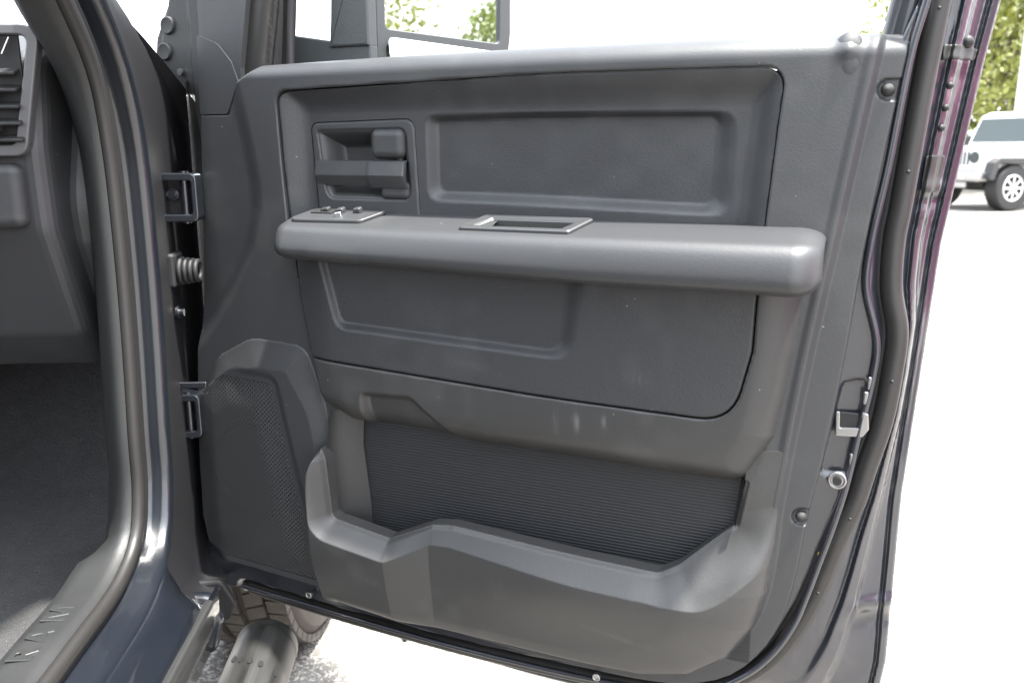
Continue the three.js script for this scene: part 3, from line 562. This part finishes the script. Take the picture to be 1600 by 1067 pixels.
frameSweep('sill_trim', truck, M.darkTrim, {
  pillar: [[-0.010, -0.428], [-0.0135, -0.434], [-0.012, -0.441], [0.0, -0.452], [0.03, -0.470], [0.09, -0.497], [0.16, -0.522], [0.34, -0.56]],
  sill: [[-0.009, -0.428], [-0.013, -0.434], [-0.0135, -0.442], [-0.012, -0.450], [-0.0105, -0.470], [-0.008, -0.485], [0.006, -0.494], [0.13, -0.515]],
  top: [[-0.010, -0.428], [-0.0135, -0.434], [-0.015, -0.442], [-0.015, -0.452], [-0.012, -0.465], [0.0, -0.478], [0.02, -0.486], [0.05, -0.49]],
}).userData.label = 'plastic trim lining pillar and door sill';
{ // raised letters on the sill
  const font = await new FontLoader().loadAsync('fonts/droid/droid_sans_bold.typeface.json');
  let z = -0.815;
  for (const ch of 'RAM') {
    const g = new TextGeometry(ch, { font, size: 0.026, depth: 0.0007, curveSegments: 4, bevelEnabled: true, bevelThickness: 0.0006, bevelSize: 0.0006, bevelSegments: 1 });
    g.computeBoundingBox(); const w = g.boundingBox.max.x - g.boundingBox.min.x;
    g.scale(1.25, 1, 1).rotateX(-Math.PI / 2).rotateY(Math.PI / 2);
    const m = mesh('sill_letter', truck, M.darkTrim, g); m.position.set(-0.449, 0.6775, z); z -= w * 1.25 + 0.010;
  }
}
{ // hinges, wiring boot, bolts between pillar and door
  const hinge = (y, x = -0.402, z = -1.275) => {
    const h = group('door_hinge', truck);
    const ring = new THREE.Shape(fillet([[-0.026, -0.033], [0.03, -0.033], [0.03, 0.033], [-0.026, 0.033]], 0.008).map((p) => new THREE.Vector2(...p)));
    ring.holes.push(new THREE.Path(fillet([[-0.019, -0.026], [0.026, -0.026], [0.026, 0.026], [-0.019, 0.026]], 0.006).map((p) => new THREE.Vector2(...p))));
    mesh('hinge_bracket', h, M.paint, new THREE.ExtrudeGeometry(ring, { depth: 0.03, bevelEnabled: true, bevelThickness: 0.002, bevelSize: 0.002, bevelSegments: 2 }).translate(0, 0, -0.02));
    mesh('hinge_plate', h, M.black, rbox(0.05, 0.06, 0.006, 0.002, 0.002, 0, -0.022));
    mesh('hinge_pin', h, M.paint, cyl(0.006, 0.075, 0.012, 0, 0, 'y'));
    mesh('hinge_bolt', h, M.paint, merge([cyl(0.009, 0.006, -0.008, 0.004, -0.012), cyl(0.006, 0.012, -0.008, 0.004, -0.008, 'z', 0.006, 6)]));
    h.position.set(x, y, z);
  };
  hinge(1.130); hinge(0.795, -0.428, -1.29);
  const b = group('wiring_boot', truck); b.position.set(-0.418, 1.024, -1.28);
  mesh('boot_flange', b, M.black, rbox(0.018, 0.050, 0.046, 0.005));
  for (let i = 0; i < 4; i++) mesh('bellows_ring', b, M.black, new THREE.TorusGeometry(0.0175 - i * 0.0012, 0.004, 8, 24).rotateY(Math.PI / 2).translate(0.013 + i * 0.0075, -0.002, 0));
  mesh('pillar_bolt', truck, M.paint, merge([cyl(0.010, 0.004, 0, 0, 0, 'x'), cyl(0.006, 0.010, 0.004, 0, 0, 'x', 0.006, 6)])).position.set(-0.413, 0.961, -1.27);
  mesh('check_strap', truck, M.paint, merge([rbox(0.05, 0.010, 0.006, 0.002), rbox(0.008, 0.03, 0.02, 0.002, -0.02, 0, 0)])).position.set(-0.405, 0.848, -1.27);
}
// rocker below the sill and its lower moulding
{
  const zs = [-1.15, -1.05, -0.6, 0.9];
  mesh('rocker_panel', truck, M.paint, sheet(zs.map((z) => [[-0.354, 0.580], [-0.352, 0.572], [-0.354, 0.53], [-0.37, 0.47], [-0.43, 0.43], [-0.58, 0.43]].map(([x, y]) => V3(x, y, z)))));
  mesh('rocker_moulding', truck, M.darkTrim, rbox(0.012, 0.012, 2.0, 0.004, -0.351, 0.578, -0.10));
}
// floor carpet, toe board, firewall, roof and far side of the cab
{
  const fuzz = tex(512, 0.22, (x, y) => { const n = 0.5 * vnoise(x * 200, y * 200, 200) + 0.3 * vnoise(x * 90, y * 90, 90) + 0.2 * vnoise(x * 12, y * 12, 12), l = hash(Math.floor(x * 256), Math.floor(y * 256)) > 0.9985 ? 0.3 : 0, v = 0.020 + 0.045 * n + l; return [s2(v), s2(v), s2(v * 1.02)]; }, true);
  const fb = tex(512, 0.22, (x, y) => vnoise(x * 200, y * 200, 200) * 0.6 + vnoise(x * 90, y * 90, 90) * 0.4);
  const cm = phy({ name: 'carpet', map: fuzz, bumpMap: fb, bumpScale: 0.002, roughness: 0.95, sheen: 0.4, sheenRoughness: 0.6, sheenColor: lc(0.25, 0.25, 0.26) });
  const rows = []; for (const [z, y] of [[0.9, 0.54], [-0.4, 0.54], [-1.0, 0.54], [-1.35, 0.545], [-1.5, 0.57], [-1.62, 0.63], [-1.8, 0.78], [-1.86, 0.95], [-1.86, 1.28]]) rows.push([-0.50, -0.51, -0.58, -0.8, -1.1, -1.9].map((x, i) => V3(x, y + (i === 0 ? 0.10 : i === 1 ? 0.04 : 0), z)));
  mesh('floor_carpet', truck, cm, sheet(rows));
  mesh('roof', truck, M.paint, sheet([[-0.45, 1.845], [-0.52, 1.90], [-0.8, 1.93], [-1.6, 1.93], [-1.95, 1.86]].map(([x, y]) => [V3(x, y - 0.06, -0.35), V3(x, y, 0.0), V3(x, y + 0.01, 0.9)])));
  const side = (pts) => extrude(fillet(pts.map(([z, y]) => [-z, y]), 0.03), 0.10, 0.012, 3).rotateY(Math.PI / 2);
  mesh('rear_door', truck, M.paint, side([[0.14, 0.45], [0.12, 1.30], [1.15, 1.32], [1.20, 0.45]])).position.x = -0.44;
  mesh('rear_window', truck, phy({ name: 'privacy_glass', color: lc(0.01, 0.012, 0.013), roughness: 0.04 }), side([[0.17, 1.31], [0.20, 1.82], [1.05, 1.80], [1.12, 1.33]].map(([z, y]) => [z, y]))).position.x = -0.47;
  mesh('middle_pillar', truck, M.darkTrim, side([[0.04, 0.62], [0.06, 1.30], [0.10, 1.86], [0.24, 1.86], [0.20, 0.62]])).position.x = -0.45;
  const st = group('passenger_seat', truck), cl = std({ name: 'seat_cloth', color: lc(0.03, 0.03, 0.032), roughness: 0.9 });
  mesh('seat_cushion', st, cl, rbox(0.52, 0.20, 0.56, 0.07, -0.92, 0.86, 0.02, 5));
  const bk = mesh('seat_backrest', st, cl, rbox(0.52, 0.70, 0.16, 0.07, 0, 0.33, 0, 5)); bk.position.set(-0.92, 0.88, 0.34); bk.rotation.x = 0.22;
  mesh('headrest', st, cl, rbox(0.28, 0.2, 0.1, 0.045, -0.92, 1.66, 0.52, 5));
  mesh('seat_base', st, M.darkTrim, rbox(0.46, 0.22, 0.5, 0.03, -0.92, 0.65, 0.02));
  mesh('far_door', truck, M.darkTrim, rbox(0.08, 0.85, 2.8, 0.02, -1.95, 0.87, -0.5));
  mesh('rear_bulkhead', truck, M.darkTrim, rbox(1.5, 0.9, 0.06, 0.02, -1.2, 0.95, 1.2));
}
// dashboard end
{
  const dash = group('dashboard', truck);
  const prof = fillet([[-1.86, 1.36], [-1.30, 1.352], [-1.16, 1.338, 0.03], [-1.105, 1.31, 0.03], [-1.085, 1.20, 0.1], [-1.088, 1.10, 0.05], [-1.15, 0.955, 0.04], [-1.205, 0.900, 0.02], [-1.30, 0.905, 0.02], [-1.86, 1.0]], 0.01);
  const g = extrude(prof.map(([z, y]) => [-z, y]), 1.36, 0.022, 5).rotateY(Math.PI / 2);   // shape x -> -z world
  mesh('dash_body', dash, M.plastic, g.translate(-1.855, 0, 0));
  const capP = fillet([[-1.262, 1.339, 0.012], [-1.202, 1.304, 0.04], [-1.138, 1.133, 0.10], [-1.147, 1.079, 0.04], [-1.2, 0.966, 0.06], [-1.245, 0.920, 0.01], [-1.273, 0.926], [-1.30, 1.171], [-1.29, 1.32]], 0.01);
  const cap = extrude(capP.map(([z, y]) => [-z, y]), 0.046, 0.016, 2).rotateY(Math.PI / 2); mesh('dash_end_cap', dash, M.plastic, cap.translate(-0.517, 0, 0));
  // air vent
  const vx = -0.62, vy = 1.27, z = -1.080;
  const sh = new THREE.Shape(fillet([[-0.125, -0.078], [0.110, -0.078], [0.142, 0.068], [-0.125, 0.068]], 0.018).map((p) => new THREE.Vector2(...p)));
  sh.holes.push(new THREE.Path(fillet([[-0.115, -0.068], [0.102, -0.068], [0.131, 0.060], [-0.115, 0.060]], 0.012).map((p) => new THREE.Vector2(...p))));
  mesh('vent_bezel', dash, std({ name: 'satin_silver', color: lc(0.13, 0.13, 0.135), roughness: 0.35, metalness: 0.5 }), new THREE.ExtrudeGeometry(sh, { depth: 0.010, bevelEnabled: true, bevelThickness: 0.003, bevelSize: 0.002, bevelSegments: 3 })).position.set(vx, vy, z - 0.002);
  mesh('vent_recess', dash, M.black, rbox(0.23, 0.125, 0.004, 0.001)).position.set(vx, vy - 0.004, z + 0.002);
  for (let i = 0; i < 5; i++) { const s = mesh('vent_slat', dash, M.darkTrim, rbox(0.225, 0.004, 0.022, 0.0018)); s.position.set(vx, vy + 0.018 - i * 0.019, z + 0.008); s.rotation.x = 0.35; }
  for (let i = 0; i < 9; i++) { const s = mesh('vent_rib', dash, M.chrome, rbox(0.0016, 0.022, 0.003, 0.0007)); s.position.set(vx - 0.03 + i * 0.0165, vy + 0.046, z + 0.008); s.rotation.z = -0.5; }
  for (const y of [vy - 0.008, vy - 0.046]) mesh('vent_tab', dash, M.chrome, rbox(0.036, 0.012, 0.014, 0.004)).position.set(vx + 0.072, y, z + 0.018);
  mesh('dash_lid', dash, M.plastic, rbox(0.24, 0.078, 0.03, 0.013, -0.640, 1.143, -1.082, 5));
}
// front wheel, mud guard, step bar
{
  const w = group('wheel', truck); w.position.set(-0.462, 0.395, -2.04); w.rotation.y = -0.10;
  w.userData.label = 'dusty front tyre under the door';
  const tm = std({ name: 'tyre_rubber', map: dusty(0.06, 0.052, 0.044, 0.03, 60), roughness: 0.85, bumpMap: grainBump, bumpScale: 0.0005 });
  const L = (pts) => new THREE.LatheGeometry(pts.map(([r, x]) => new THREE.Vector2(r, x)), 96).rotateZ(-Math.PI / 2);
  mesh('tyre', w, tm, L([[0.22, -0.115], [0.25, -0.132], [0.31, -0.142], [0.355, -0.136], [0.376, -0.122], [0.379, -0.10], [0.380, 0.10], [0.376, 0.122], [0.362, 0.133], [0.358, 0.137], [0.33, 0.142], [0.325, 0.1445], [0.30, 0.1445], [0.295, 0.142], [0.25, 0.132], [0.22, 0.115]]));
  const blocks = [], rows = [-0.106, -0.058, 0, 0.058, 0.106], n = 54;
  rows.forEach((x, k) => { for (let i = 0; i < n; i++) { const wd = k === 0 || k === 4 ? 0.044 : 0.042, a = (i + (k % 2) * 0.45) / n * Math.PI * 2, b = new THREE.BoxGeometry(wd, 0.018, 0.039); const p = b.attributes.position; for (let q = 0; q < p.count; q++) { p.setZ(q, p.getZ(q) + (k === 2 ? 0.25 : k % 2 ? -0.3 : 0.12) * p.getX(q) * (k < 2 ? -1 : 1)); if (p.getY(q) > 0) p.setX(q, p.getX(q) * 0.95); } b.translate(x, 0.386, 0).rotateX(a); blocks.push(b); } });
  const tb = mesh('tread_blocks', w, tm, merge(blocks)); tb.userData.kind = 'stuff';
  mesh('rim', w, M.steel, L([[0.0, 0.06], [0.06, 0.065], [0.08, 0.04], [0.19, 0.05], [0.21, 0.10], [0.228, 0.118], [0.232, 0.11], [0.225, 0.0]]));
  mesh('fender_liner_flap', truck, M.black, extrude(fillet([[-0.60, 0.52], [-0.372, 0.54], [-0.352, 0.50], [-0.365, 0.47], [-0.60, 0.46]], 0.015), 0.012, 0.004)).position.set(0, 0, -1.245);
  mesh('rocker_end_cap', truck, M.paint, extrude(fillet([[-0.43, 0.565], [-0.362, 0.562], [-0.350, 0.52], [-0.362, 0.47], [-0.43, 0.45]], 0.018), 0.02, 0.007, 3)).position.set(0, 0, -1.165);
  const bar = group('step_bar', truck); bar.userData.label = 'round grey step bar below the sill';
  const bm = std({ name: 'brushed_tube', map: tex(512, 0.5, (x, y) => { const v = 0.04 + 0.02 * (vnoise(x * 6, y * 220, 220) - 0.5) + 0.05 * (vnoise(x * 14, y * 14, 14) - 0.5); return [s2(v), s2(v), s2(v * 0.98)]; }, true), roughness: 0.42, metalness: 0.3 });
  mesh('tube', bar, bm, tube([[-0.318, 0.40, -1.27], [-0.318, 0.40, -0.8], [-0.318, 0.40, 0.9]], 0.050, 10, 40));
  mesh('end_cap', bar, bm, new THREE.LatheGeometry([[0, 0.006], [0.035, 0.005], [0.046, 0.002], [0.0505, -0.004], [0.0505, -0.02]].map(([x, y]) => new THREE.Vector2(x, y)), 40).rotateX(-Math.PI / 2)).position.set(-0.318, 0.40, -1.27);
  for (const [a, z] of [[-0.55, -1.19], [-0.25, -1.178], [0.05, -1.172], [0.38, -1.168], [0.9, -1.166]]) { const h = mesh('grip_hole', bar, M.black, cyl(0.0065, 0.003, 0, 0, 0, 'y', 0.0065, 16)); h.scale.set(0.6, 1, 1.1); h.position.set(-0.318 + Math.sin(a) * 0.0502, 0.40 + Math.cos(a) * 0.0502, z + 0.02); h.rotation.z = -a; }
  for (const z of [-0.9, 0.4]) mesh('bracket', bar, M.black, rbox(0.2, 0.03, 0.06, 0.006, -0.42, 0.40, z));
}

// ================================================================ background
// white off-road car across the lot, facing left
{
  const car = group('offroad_car', scene); tag(car, 'white boxy off-road car parked beyond the door edge', 'car');
  car.position.set(10.5, 0, -16.7); car.rotation.y = 0.25;
  const white = phy({ name: 'white_paint', color: lc(0.75, 0.75, 0.74), roughness: 0.35, clearcoat: 1, clearcoatRoughness: 0.06 });
  const dark = std({ name: 'flare_plastic', color: lc(0.03, 0.03, 0.03), roughness: 0.6 }), glass = std({ name: 'tinted_glass', color: lc(0.04, 0.05, 0.05), roughness: 0.05, metalness: 0.2 });
  const ext = (pts, w, r, b = 0.03) => extrude(fillet(pts, r), w, b, 3).translate(0, 0, -w / 2);     // profile in x (front is -x), y
  mesh('body', car, white, ext([[-0.42, 0.62], [-0.45, 1.18], [-0.36, 1.22], [0.75, 1.27], [3.6, 1.27], [3.6, 0.60], [0.62, 0.55], [0.5, 0.72]], 1.56, 0.05));
  mesh('cabin', car, white, ext([[0.50, 1.25], [0.80, 1.84], [1.0, 1.92], [3.5, 1.88], [3.6, 1.25]], 1.48, 0.05));
  const ws = mesh('windscreen', car, glass, rbox(0.02, 0.52, 1.30, 0.005)); ws.position.set(0.612, 1.555, 0); ws.rotation.z = -0.47;
  for (const [x, w] of [[1.45, 0.86], [2.55, 0.9]]) for (const s of [-1, 1]) mesh('side_window', car, glass, rbox(w, 0.44, 0.02, 0.006, x, 1.56, s * 0.738));
  mesh('grille', car, white, rbox(0.05, 0.40, 1.10, 0.02, -0.455, 0.98, 0));
  for (let i = 0; i < 7; i++) mesh('grille_slot', car, dark, rbox(0.012, 0.26, 0.055, 0.005, -0.484, 1.0, -0.27 + i * 0.09));
  for (const s of [-1, 1]) {
    mesh('headlight', car, glass, merge([cyl(0.10, 0.03, -0.485, 1.02, s * 0.42, 'x'), new THREE.TorusGeometry(0.105, 0.012, 8, 28).rotateY(Math.PI / 2).translate(-0.49, 1.02, s * 0.42)]));
    mesh('wheel_flare', car, dark, extrude(fillet([[-0.62, 0.60], [-0.55, 0.93], [-0.40, 1.02], [0.40, 1.02], [0.56, 0.92], [0.68, 0.50], [0.58, 0.50], [0.48, 0.86], [-0.40, 0.92], [-0.50, 0.60]], 0.04), 0.20, 0.02).translate(0, 0, s * 0.86 - 0.10));
    mesh('fog_lamp', car, M.chrome, cyl(0.05, 0.04, -0.80, 0.66, s * 0.5, 'x'));
    mesh('door_mirror', car, dark, rbox(0.12, 0.2, 0.2, 0.04, 0.72, 1.36, s * 0.92));
    for (const x of [0.02, 2.95]) {
      const tx = s * 0.80;
      mesh('tyre', car, M.black, new THREE.LatheGeometry([[0.24, -0.13], [0.40, -0.14], [0.44, -0.12], [0.445, 0], [0.44, 0.12], [0.40, 0.14], [0.24, 0.13]].map(([a, b]) => new THREE.Vector2(a, b)), 48).rotateX(Math.PI / 2)).position.set(x, 0.445, tx);
      const sp = []; for (let i = 0; i < 8; i++) sp.push(new THREE.BoxGeometry(0.05, 0.21, 0.03).translate(0, 0.14, 0).rotateZ(i / 8 * Math.PI * 2));
      mesh('wheel_rim', car, M.chrome, merge([new THREE.TorusGeometry(0.24, 0.022, 8, 40), ...sp, cyl(0.06, 0.06, 0, 0, 0)])).position.set(x, 0.445, tx + s * 0.12);
      mesh('brake_disc', car, dark, cyl(0.22, 0.02, x, 0.445, tx + s * 0.05));
    }
  }
  mesh('front_bumper', car, M.steel, rbox(0.30, 0.20, 1.70, 0.06, -0.66, 0.66, 0, 4));
  mesh('skid_plate', car, M.steel, rbox(0.12, 0.14, 0.9, 0.03, -0.62, 0.50, 0));
  mesh('axle', car, dark, cyl(0.06, 1.5, 0.02, 0.43, 0));
  mesh('underbody', car, dark, rbox(3.6, 0.2, 1.0, 0.04, 1.5, 0.55, 0));
  mesh('turn_lamp', car, std({ name: 'amber_lens', color: lc(0.6, 0.15, 0.03), roughness: 0.3 }), rbox(0.10, 0.05, 0.03, 0.01, -0.40, 0.98, 0.80));
}
// magenta car on the near side of the lot, out of frame, mirrored in the painted edge of the door
{
  const car = group('crossover_car', scene); tag(car, 'magenta car mirrored in the painted edge of the open door', 'car'); car.position.set(4.2, 0, 1.2); car.rotation.y = 0.2;
  const pm = phy({ name: 'magenta_paint', color: lc(0.50, 0.015, 0.16), roughness: 0.4, clearcoat: 1, clearcoatRoughness: 0.05 }), gl = std({ name: 'car_glass', color: lc(0.03, 0.035, 0.04), roughness: 0.05 });
  const side = (pts, w, r, b) => extrude(fillet(pts, r), w, b, 4).translate(0, 0, -w / 2).rotateY(Math.PI / 2);    // profile along z
  mesh('body', car, pm, side([[-2.25, 0.35], [-2.30, 0.95], [-1.3, 1.20], [1.7, 1.28], [2.28, 1.20], [2.30, 0.38]], 1.84, 0.14, 0.09));
  mesh('cabin', car, pm, side([[-1.35, 1.15], [-0.55, 1.74], [1.55, 1.78], [2.15, 1.20]], 1.56, 0.16, 0.08));
  for (const s of [-1, 1]) { mesh('side_window', car, gl, side([[-0.95, 1.32], [-0.45, 1.64], [0.45, 1.67], [0.45, 1.33]], 0.02, 0.05, 0.004)).position.x = s * 0.785; mesh('side_window', car, gl, side([[0.55, 1.33], [0.55, 1.67], [1.35, 1.67], [1.65, 1.35]], 0.02, 0.05, 0.004)).position.x = s * 0.785; }
  for (const s of [-1, 1]) for (const z of [-1.4, 1.4]) { mesh('tyre', car, M.black, cyl(0.36, 0.22, s * 0.83, 0.36, z, 'x', 0.36, 36)); mesh('wheel_rim', car, M.steel, cyl(0.23, 0.02, s * 0.945, 0.36, z, 'x', 0.22, 24)); }
}
// light pole
{
  const p = group('lamp_post', scene); tag(p, 'slim white lamp post behind the white off-road car', 'lamp post'); p.position.set(13.05, 0, -19.3);
  const m = std({ name: 'white_pole_paint', color: lc(0.72, 0.72, 0.70), roughness: 0.5 });
  mesh('pole', p, m, cyl(0.13, 7, 0, 3.5, 0, 'y', 0.10)); mesh('pole_base', p, m, cyl(0.3, 0.6, 0, 0.3, 0, 'y', 0.26)); mesh('cross_arm', p, m, rbox(1.6, 0.12, 0.12, 0.03, 0, 6.9, 0));
}
// trees: trunk, limbs and a crown of single leaves
const leafMats = [[0.19, 0.21, 0.035], [0.14, 0.18, 0.03], [0.24, 0.22, 0.035]].map(([r, g, b]) => phy({ name: 'leaf', color: lc(r, g, b), roughness: 0.7, transmission: 0.35, thickness: 0, side: THREE.DoubleSide }));
const bark = std({ name: 'bark', color: lc(0.09, 0.07, 0.05), roughness: 0.95 });
function tree(label, x, z, h, r, grp, mi) {
  const t = group('tree' , scene); t.name = 'tree_' + String(++treeN).padStart(3, '0'); if (treeN === 1) t.name = 'tree';
  tag(t, label, 'tree', grp); t.position.set(x, 0, z);
  const parts = [new THREE.CylinderGeometry(h * 0.012, h * 0.028, h * 0.6, 10).translate(0, h * 0.3, 0)], clumps = [];
  for (let i = 0; i < 16; i++) {
    const a = rnd() * 6.28, e = 0.2 + rnd() * 0.9, l = r * (0.5 + rnd() * 0.5), y0 = h * (0.16 + 0.4 * rnd()), d = V3(Math.cos(a) * Math.cos(e), Math.sin(e), Math.sin(a) * Math.cos(e));
    const end = V3(0, y0, 0).addScaledVector(d, l); parts.push(tube([[0, y0, 0], [d.x * l * 0.5, y0 + d.y * l * 0.45, d.z * l * 0.5], end.toArray()], 0.035, 6, 5));
    for (let k = 0; k < 5; k++) clumps.push(end.clone().add(V3((rnd() - 0.5), (rnd() - 0.5), (rnd() - 0.5)).multiplyScalar(r * 0.75)));
  }
  mesh('trunk', t, bark, merge(parts));
  const pos = [], idx = [];
  for (const c of clumps) for (let i = 0; i < 110; i++) {
    const q = V3(rnd() - 0.5, rnd() - 0.5, rnd() - 0.5).normalize().multiplyScalar(Math.cbrt(rnd()) * r * 0.26).add(c), s = 0.08 + rnd() * 0.09;
    const a = V3(rnd() - 0.5, rnd() - 0.5, rnd() - 0.5).normalize().multiplyScalar(s), b = V3(rnd() - 0.5, rnd() - 0.5, rnd() - 0.5).cross(a).normalize().multiplyScalar(s * 0.5), o = pos.length / 3;
    for (const p of [q.clone().sub(a), q.clone().add(b), q.clone().add(a), q.clone().sub(b)]) pos.push(p.x, p.y, p.z);
    idx.push(o, o + 1, o + 2, o, o + 2, o + 3);
  }
  mesh('crown', t, leafMats[mi % 3], buf(pos, idx));
}
let treeN = 0;
tree('yellow-green tree nearest the lamp post behind the white car', 14.2, -23.5, 8, 3.4, 'trees behind the parked car', 0);
tree('tall yellow-green tree behind the lamp post', 18.5, -27, 9, 4, 'trees behind the parked car', 2);
tree('tree reflected at the left edge of the side mirror', 30.9, 19.8, 9.5, 3.2, 'trees reflected in the mirror', 0);
tree('low tree reflected in the lower middle of the side mirror', 32.3, 17.9, 6.2, 2.2, 'trees reflected in the mirror', 2);
tree('tree reflected at the right edge of the side mirror', 34.3, 14.0, 9.5, 2.9, 'trees reflected in the mirror', 1);

renderer.render(scene, camera);
